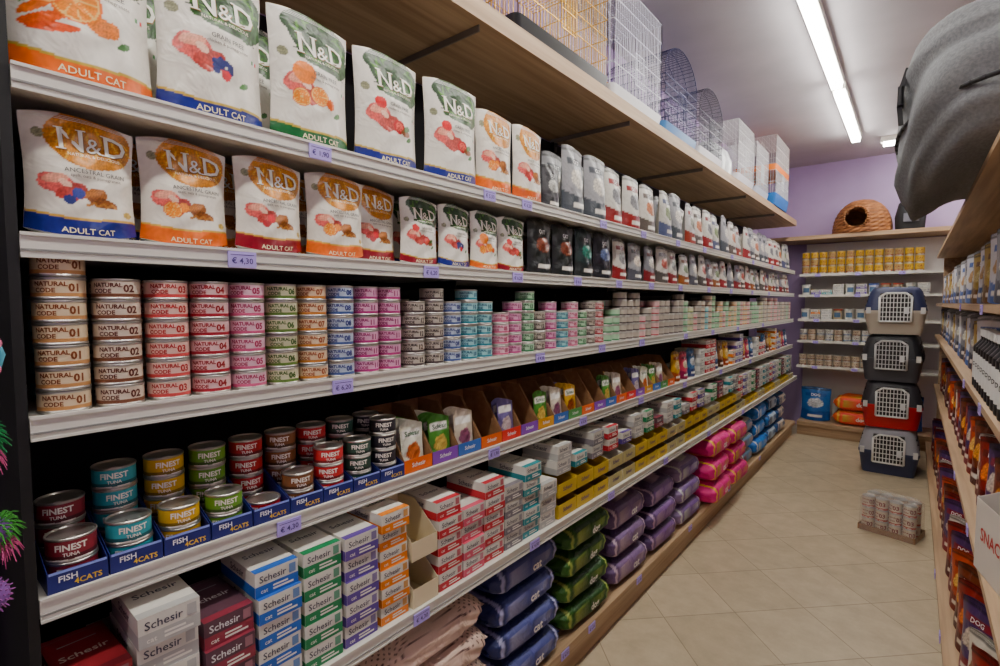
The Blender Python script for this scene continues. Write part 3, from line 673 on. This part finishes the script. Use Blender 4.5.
def pack():
    e=obj('can_pack',None,(-.06,3.93,.0),-14,'shrink wrapped pack of round tins in cardboard tray on floor','multipack')
    m=tray_mesh(.29,.20,.035,.035,CARD,CARD); m=m.mesh('t'); obj('tray',m,(0,-.1,.001),parent=e)
    cm=can_mesh(.0335,.070,(.84,.78,.70),(.66,.30,.24),(.45,.12,.12),'NATURAL','CODE','03',k=.15)
    for a in range(4):
        for b in range(2):
            for c in range(3): obj('can',cm,(-.105+a*.07,-.056+b*.085,.004+c*.0705),J(20),parent=e)
    wr=bpy.data.materials.new('shrink_film'); wr.use_nodes=True; b=wr.node_tree.nodes['Principled BSDF']; b.inputs['Alpha'].default_value=.16; b.inputs['Roughness'].default_value=.12; b.inputs['Base Color'].default_value=(.9,.9,.9,1)
    m=MB(); m.loft([(0,0,.002,.297,.207,.02),(0,0,.06,.295,.205,.03),(0,0,.20,.29,.2,.03),(0,0,.222,.25,.17,.03)],wr,3); obj('wrap',m,parent=e)
pack()

# ---------------- back unit stock ----------------
BG='tins on the shelves by the purple wall'
cy=can_mesh(.037,.075,(.84,.70,.24),(.5,.34,.12),(.4,.1,.1),'CAT',None,None); cr=can_mesh(.037,.075,(.72,.62,.42),(.5,.22,.14),(.4,.1,.1),'CAT',None,None)
cb=can_mesh(.037,.06,(.80,.74,.66),(.44,.28,.22),(.3,.15,.15),'CAT',None,None); cw=can_mesh(.037,.06,(.84,.83,.80),(.35,.45,.6),(.3,.2,.2),'CAT',None,None)
x=-.92
while x<.1:
    for j in range(3): obj('food_can',cy if R()<.7 else cr,(x,6.375,BS[0]+.001+j*.0755),J(20),'yellow labelled tin of pet food','tin can',BG)
    for j in range(2): obj('food_can',cb,(x,6.375,BS[4]+.001+j*.0605),J(20),'cream and brown tin of pet food','tin can',BG)
    if x<.06: 
        for j in range(2): obj('food_can',cb if R()<.5 else cw,(x,6.375,BS[3]+.001+j*.0605),J(20),'cream labelled tin of pet food','tin can',BG)
    x+=.079
def tub(c,c2):
    m=MB(); a=C(c,.4);b=C(c2,.4)
    m.lathe([(0,0,a),(.036,0,a),(.04,.09,b),(.043,.091,b),(.043,.105,b),(0,.106,b)],20); m.quad(lambda x,y:(.0385*math.sin(x),-.0385*math.cos(x)-.0015,y),-.8,.8,.02,.07,C((.35,.45,.55)),8)
    return m.mesh('tub')
tb=[tub((.88,.87,.84),(.8,.8,.78)),tub((.76,.70,.60),(.6,.25,.16)),tub((.82,.82,.86),(.25,.35,.6))]
for z in (BS[1],BS[2]):
    x=-.91
    while x<.1:
        if R()<.5: obj('food_tub',random.choice(tb),(x,6.38,z+.001),J(10),'white lidded tub of pet treats','tub','tubs on the shelves by the wall')
        else:
            for j in range(random.choice([1,2])): obj('food_carton',KC[random.choice(['white','grey','teal','orange','purple'])],(x,6.34,z+.001+j*.053),0,'small white carton of pet food','carton','cartons on the shelves by the wall')
        x+=.098
yb=sack(.42,.34,.15,(.90,.45,.22),(.92,.36,.30),(.95,.80,.40),'dog'); bb=gen(.28,.36,.12,(.20,.42,.66),(.13,.32,.56),(.8,.8,.8),'DOG')
put(bb,-.79,6.43,.151,0,'blue and white large standing bag of dog food',group='large bags by the wall')
zmn=min(v.co.z for v in yb.vertices)
for j in range(2): obj('pet_food_sack',yb,(-.42+J(.01),6.31,.151-zmn+j*.151),J(2),'orange and pink sack of dog food lying flat','pet food sack','sacks by the wall')
put(bb,-.03,6.43,.151,0,'blue and white large standing bag of dog food',group='large bags by the wall')
def igloo():
    e=obj('pet_basket',None,(-.45,6.52,H+.711),-8,'domed brown wicker pet bed with round opening','pet bed')
    Wm=noisemat('wicker',(.42,.24,.11),(.66,.42,.21),(1,1,6),.7,14,3,.5)
    m=MB(); rings=18; nseg=40; V=[];F=[]; H0=.36
    for j in range(rings+1):
        t=j/rings; z=H0*t; r=.25*math.sqrt(max(0,1-t**2.4))*(1+.02*(j%2))+.002
        for i in range(nseg):
            a=2*math.pi*i/nseg; q=r*(1+.02*((i+j)%2)); V.append((q*math.sin(a),-q*math.cos(a),z))
    for j in range(rings):
        for i in range(nseg):
            a=2*math.pi*(i+.5)/nseg; z=H0*(j+.5)/rings; x=.25*math.sin(a)
            if math.cos(a)>0 and x*x+(z-.15)**2<.1**2: continue
            F.append((j*nseg+i,j*nseg+(i+1)%nseg,(j+1)*nseg+(i+1)%nseg,(j+1)*nseg+i))
    m.add(V,F,Wm,False); obj('dome',m,parent=e)
    m=MB(); m.path([(.105*math.cos(t),-.235-.012*math.cos(2*t),.15+.105*math.sin(t)) for t in np.linspace(0,2*math.pi,29)],.015,Wm,6); obj('opening_rim',m,parent=e)
    m=MB(); m.loft([(0,0,.004,.4,.4,.19),(0,0,.05,.42,.42,.2),(0,0,.07,.36,.36,.17)],C((.6,.48,.34),.9),5); obj('cushion',m,parent=e)
igloo()
def smallbag():
    e=obj('handbag',None,(-.06,6.50,H+.711),5,'small black fabric pet carry bag with handle','pet bag')
    m=MB(); m.loft([(0,0,0,.22,.2,.05),(0,0,.14,.24,.22,.06),(0,0,.27,.19,.17,.06),(0,0,.31,.1,.1,.04)],C((.06,.06,.07),.8),4); obj('body',m,parent=e)
    m=MB(); m.path([(.07*math.cos(t),0,.30+.07*math.sin(t)) for t in np.linspace(0,math.pi,11)],.008,C((.07,.07,.08),.7),6); obj('handle',m,parent=e)
    m=MB(); m.cbox(0,-.112,.12,.12,.01,.08,C((.4,.4,.43),.7)); obj('pocket',m,parent=e)
smallbag()
e=obj('security_camera',None,(-.62,6.80,2.42),0,'small white security camera mounted on purple wall','security camera')
m=MB(); m.cbox(0,-.01,0,.07,.02,.07,C((.9,.9,.9))); obj('mount',m,parent=e)
m=MB(); m.lathe([(0,-.04,WHITE),(.03,-.035,WHITE),(.04,0,WHITE),(.03,.035,WHITE),(0,.04,WHITE)],18,(0,-.055,0)); obj('housing',m,parent=e)
m=MB(); m.tube((0,-.09,0),(0,-.099,0),.014,C((.05,.05,.06)),10); obj('lens',m,parent=e)

# ---------------- right unit stock ----------------
RB=[gen(.17,.26,.085,(.50,.14,.10),(.32,.08,.07),(.88,.52,.22),'DOG'),gen(.17,.26,.085,(.42,.22,.13),(.26,.10,.08),(.88,.64,.30),'DOG'),gen(.17,.27,.085,(.28,.20,.36),(.46,.12,.18),(.8,.75,.7),'DOG'),gen(.17,.25,.085,(.72,.32,.14),(.44,.15,.10),(.92,.76,.45),'DOG'),gen(.15,.24,.08,(.84,.82,.78),(.38,.12,.12),(.6,.4,.25),'DOG')]
RW=[gen(.15,.24,.06,(.84,.84,.86),(.32,.42,.64),(.72,.6,.45),'DOG'),gen(.15,.22,.06,(.72,.62,.34),(.44,.32,.15),(.8,.75,.55),'DOG'),gen(.15,.24,.06,(.52,.52,.54),(.25,.25,.3),(.8,.8,.76),'DOG')]
RG='bags on the oak shelving unit'
rn=['dark red','brown','purple and dark red','orange','white and dark red']; wn=['white and blue','tan','grey']
y=1.35;i=0
while y<6.0:
    k=[0,1,3,2,0,4,2][i%7]
    put(RB[k],.225,y,.121,-52+J(10),rn[k]+' glossy bag of dog food',group=RG)
    put(RB[(k+1)%4],.40,y+.03,.121,-60+J(5),'glossy '+rn[(k+1)%4]+' bag of dog food behind others',group=RG)
    k=[2,0,4,1,3,2,0,1][(i+2)%8]
    if y>2.0: put(RB[k],.262,y+.01,H-.749,-52+J(10),rn[k]+' glossy bag of dog food',group=RG)
    put(RW[i%3],.24,y,H-.004,-58+J(8),wn[i%3]+' bag of dog snacks',group=RG)
    if y>2.55: put(RW[(i+1)%3],.24,y,H-.289,-58+J(8),wn[(i+1)%3]+' bag of dog snacks',group=RG)
    y+=.165;i+=1
wb=tray_mesh(.24,.22,.20,.24,C((.88,.86,.83),.5),C((.78,.75,.70),.6),C((.90,.88,.85),.5),'SNACK',(.75,.25,.2),cut=.4,fsz=.05).mesh('display_box')
obj('display_box',wb,(.185,1.84,H-.749),-78,'white open cardboard display box with red lettering','display box')
bt=MB(); K=C((.07,.07,.08),.3); Lb=C((.88,.88,.87),.4)
bt.lathe([(0,0,K),(.03,0,K),(.032,.004,K),(.032,.03,Lb),(.0322,.12,K),(.032,.14,K),(.014,.165,K),(.014,.175,Lb),(.017,.176,Lb),(.017,.2,Lb),(0,.201,Lb)],24)
bt.text('DOG',.018,lambda x,y:(.0326*math.sin(x/.0326),-.0326*math.cos(x/.0326),y),K,0,.08,.02); bt=bt.mesh('bottle')
y=1.5
while y<2.45:
    for x in (.20,.28): obj('shampoo_bottle',bt,(x,y,H-.289),-40,'black plastic bottle with white label and cap','bottle','bottles on the oak shelving unit')
    y+=.078
def greybag():
    F1=noisemat('grey_fabric',(.42,.43,.44),(.48,.49,.50),(1,1,1),.9,120,2,.15)
    e=obj('soft_pet_bed',None,(.24,2.55,H+.4315),0,'large grey padded fabric pet bed on the top shelf','pet bed')
    def blob(cx,cy,cz,a,b,c,ex=.7,fold=.03,sag=0):
        m=MB();n=40;V=[]
        f=lambda q,e_:math.copysign(abs(q)**e_,q)
        for j in range(n+1):
            ph=-math.pi/2+math.pi*j/n
            for i in range(2*n):
                th=math.pi*i/n
                x=f(math.cos(ph),ex)*f(math.cos(th),ex);y_=f(math.cos(ph),ex)*f(math.sin(th),ex);z=f(math.sin(ph),ex)
                k=1+fold*math.sin(6*y_+4*z+2*x)*math.cos(5*z-3*x)+fold*.5*math.sin(13*y_+7*x+5*z)+fold*.35*math.sin(21*z+9*y_)
                X=cx+a*x*k; Y=cy+b*y_*k; Z=cz+c*z*k
                Z=max(.001,Z)
                s=max(0,min(1,(-.10-X)/.16))
                if Z<.3: Z-=sag*s*s*(1-Z/.3)
                V.append((X,Y,Z))
        F=[(j*2*n+i,j*2*n+(i+1)%(2*n),(j+1)*2*n+(i+1)%(2*n),(j+1)*2*n+i) for j in range(n) for i in range(2*n)]
        m.add(V,F,F1,True); return m
    obj('padded_body',blob(-.02,0,.235,.285,.66,.24,.66,.045,.18),parent=e)
    K2=C((.14,.14,.15),.7)
    m=MB(); m.path([(-.02+.295*math.cos(t),.69*math.sin(t),.17) for t in np.linspace(math.pi*.5,math.pi*1.5,31)],.007,K2,6); obj('piping',m,parent=e)
    m=MB(); m.loft([(0,0,0,.016,.05,.006),(0,0,.06,.016,.05,.006)],C((.06,.06,.07),.5),2); obj('buckle',m,(-.300,-.36,.22),parent=e)
    m=MB(); m.loft([(0,0,0,.006,.05,.002),(0,0,.04,.006,.05,.002)],C((.92,.92,.90),.5),2); obj('care_tag',m,(-.300,-.28,.24),parent=e)
    m=MB(); m.path([(-.296,-.36,.16),(-.302,-.36,.22),(-.298,-.36,.28),(-.282,-.36,.34)],.010,K2,4); obj('strap',m,parent=e)
    e2=obj('soft_pet_bed',None,(.36,2.35,H+.431+.495),0,'dark grey fabric cushion resting on the padded pet bed','pet bed')
    obj('cushion_body',blob(0,0,.10,.2,.33,.10,.6),parent=e2)
    m=MB(); m.path([(.2*math.cos(t),.33*math.sin(t),.10) for t in np.linspace(0,2*math.pi,33)],.006,K2,6); obj('piping',m,parent=e2)
greybag()

# ---------------- pegboard with toys ----------------
e=obj('pegboard_display',None,(-1.2,-.16,0),0,'black perforated display panel with hooks','display panel')
m=MB(); m.box(-.01,.01,-.26,.26,0,2.2,DARK); obj('panel',m,parent=e)
def hook(y,z,x): 
    m=MB(); m.tube((-1.19,y,z),(x+.02,y,z),.003,STEEL,6); m.tube((x+.02,y,z),(x+.028,y,z+.01),.003,STEEL,6); obj('hook',m,(1.2,.16,0),parent=e)
def fuzz(m,c,r,n,l,col,droop=.5,rad=.0012):
    c=Vector(c); K=C(col,.85)
    for i in range(n):
        a=i*2.39996; z=1-2*(i+.5)/n; q=math.sqrt(1-z*z); d=Vector((q*math.cos(a),q*math.sin(a),z)); l2=l*random.uniform(.6,1.1)
        p1=c+d*(r+l2*.55)+Vector((0,0,-l2*.15)); m.tube(c+d*r*.85,p1,rad,K,4); m.tube(p1,c+d*(r+l2*.9)+Vector((0,0,-l2*droop)),rad,K,4,rad*.4)
def ball(m,c,r,col,n=18):
    m.lathe([(r*math.sin(math.pi*k/12)+1e-4,-r*math.cos(math.pi*k/12),C(col,.9)) for k in range(13)],n,c)
# plush fish-like toy: body, tail and fin in blue with pink
t=obj('plush_toy',None,(-.93,.085,H-.068),0,'pale blue and pink plush toy hanging on hook','pet toy','hanging pet toys')
m=MB(); m.loft([(0,0,-.034,.01,.02,.004),(0,0,-.026,.022,.036,.01),(0,0,0,.03,.05,.014),(0,0,.022,.024,.038,.011),(0,0,.036,.01,.016,.004)],C((.38,.66,.74),.9),4); obj('body',m,parent=t)
m=MB(); ball(m,(.012,.012,.016),.009,(.85,.5,.62)); ball(m,(.012,.010,-.018),.009,(.85,.5,.62)); obj('paw',m,parent=t)
m=MB(); m.tube((0,0,.035),(0,0,.068),.0014,C((.8,.8,.8))); obj('hanging_loop',m,parent=t); hook(.085,H-.003,-.93)
# feather toys
for (y,z,c1,c2,l) in ((.080,H-.175,(.18,.45,.28),(.15,.50,.30),'green and pink feather toy hanging on hook'),(.090,H-.300,(.46,.32,.56),(.30,.58,.26),'purple ball toy with green feather tufts')):
    t=obj('plush_toy',None,(-.93,y,z),0,l,'pet toy','hanging pet toys')
    m=MB(); ball(m,(0,0,0),.018,c1); obj('body',m,parent=t)
    m=MB(); fuzz(m,(0,0,.006),.014,130,.020,c2,.5); obj('feathers',m,parent=t)
    m=MB(); fuzz(m,(0,.006,-.020),.008,70,.016,(.78,.40,.58),.9); obj('tail_feathers',m,parent=t)
    m=MB(); m.tube((0,0,.018),(0,0,.06),.0014,C((.8,.8,.8))); obj('hanging_loop',m,parent=t); hook(y,z+.055,-.93)
t=obj('plush_toy',None,(-.93,.082,H-.385),0,'purple and pink plush ball toy','pet toy','hanging pet toys')
m=MB(); ball(m,(0,0,0),.020,(.50,.34,.58)); obj('body',m,parent=t)
m=MB(); fuzz(m,(0,0,0),.018,120,.008,(.60,.38,.62),.2); obj('feathers',m,parent=t)
m=MB(); m.tube((0,0,.02),(0,0,.05),.0014,C((.8,.8,.8))); obj('hanging_loop',m,parent=t); hook(.082,H-.34,-.93)

# ---------------- camera, world ----------------
w=bpy.data.worlds.new('world'); SC.world=w; w.use_nodes=True
w.node_tree.nodes['Background'].inputs[0].default_value=(.8,.85,1,1); w.node_tree.nodes['Background'].inputs[1].default_value=.15
cam=bpy.data.cameras.new('camera'); co=bpy.data.objects.new('camera',cam); COL.objects.link(co)
co.location=(0,0,H); co.rotation_euler=(math.radians(90-3.37),0,math.radians(39.02)); cam.lens=18.36; cam.sensor_width=36; cam.clip_start=.02
SC.camera=co
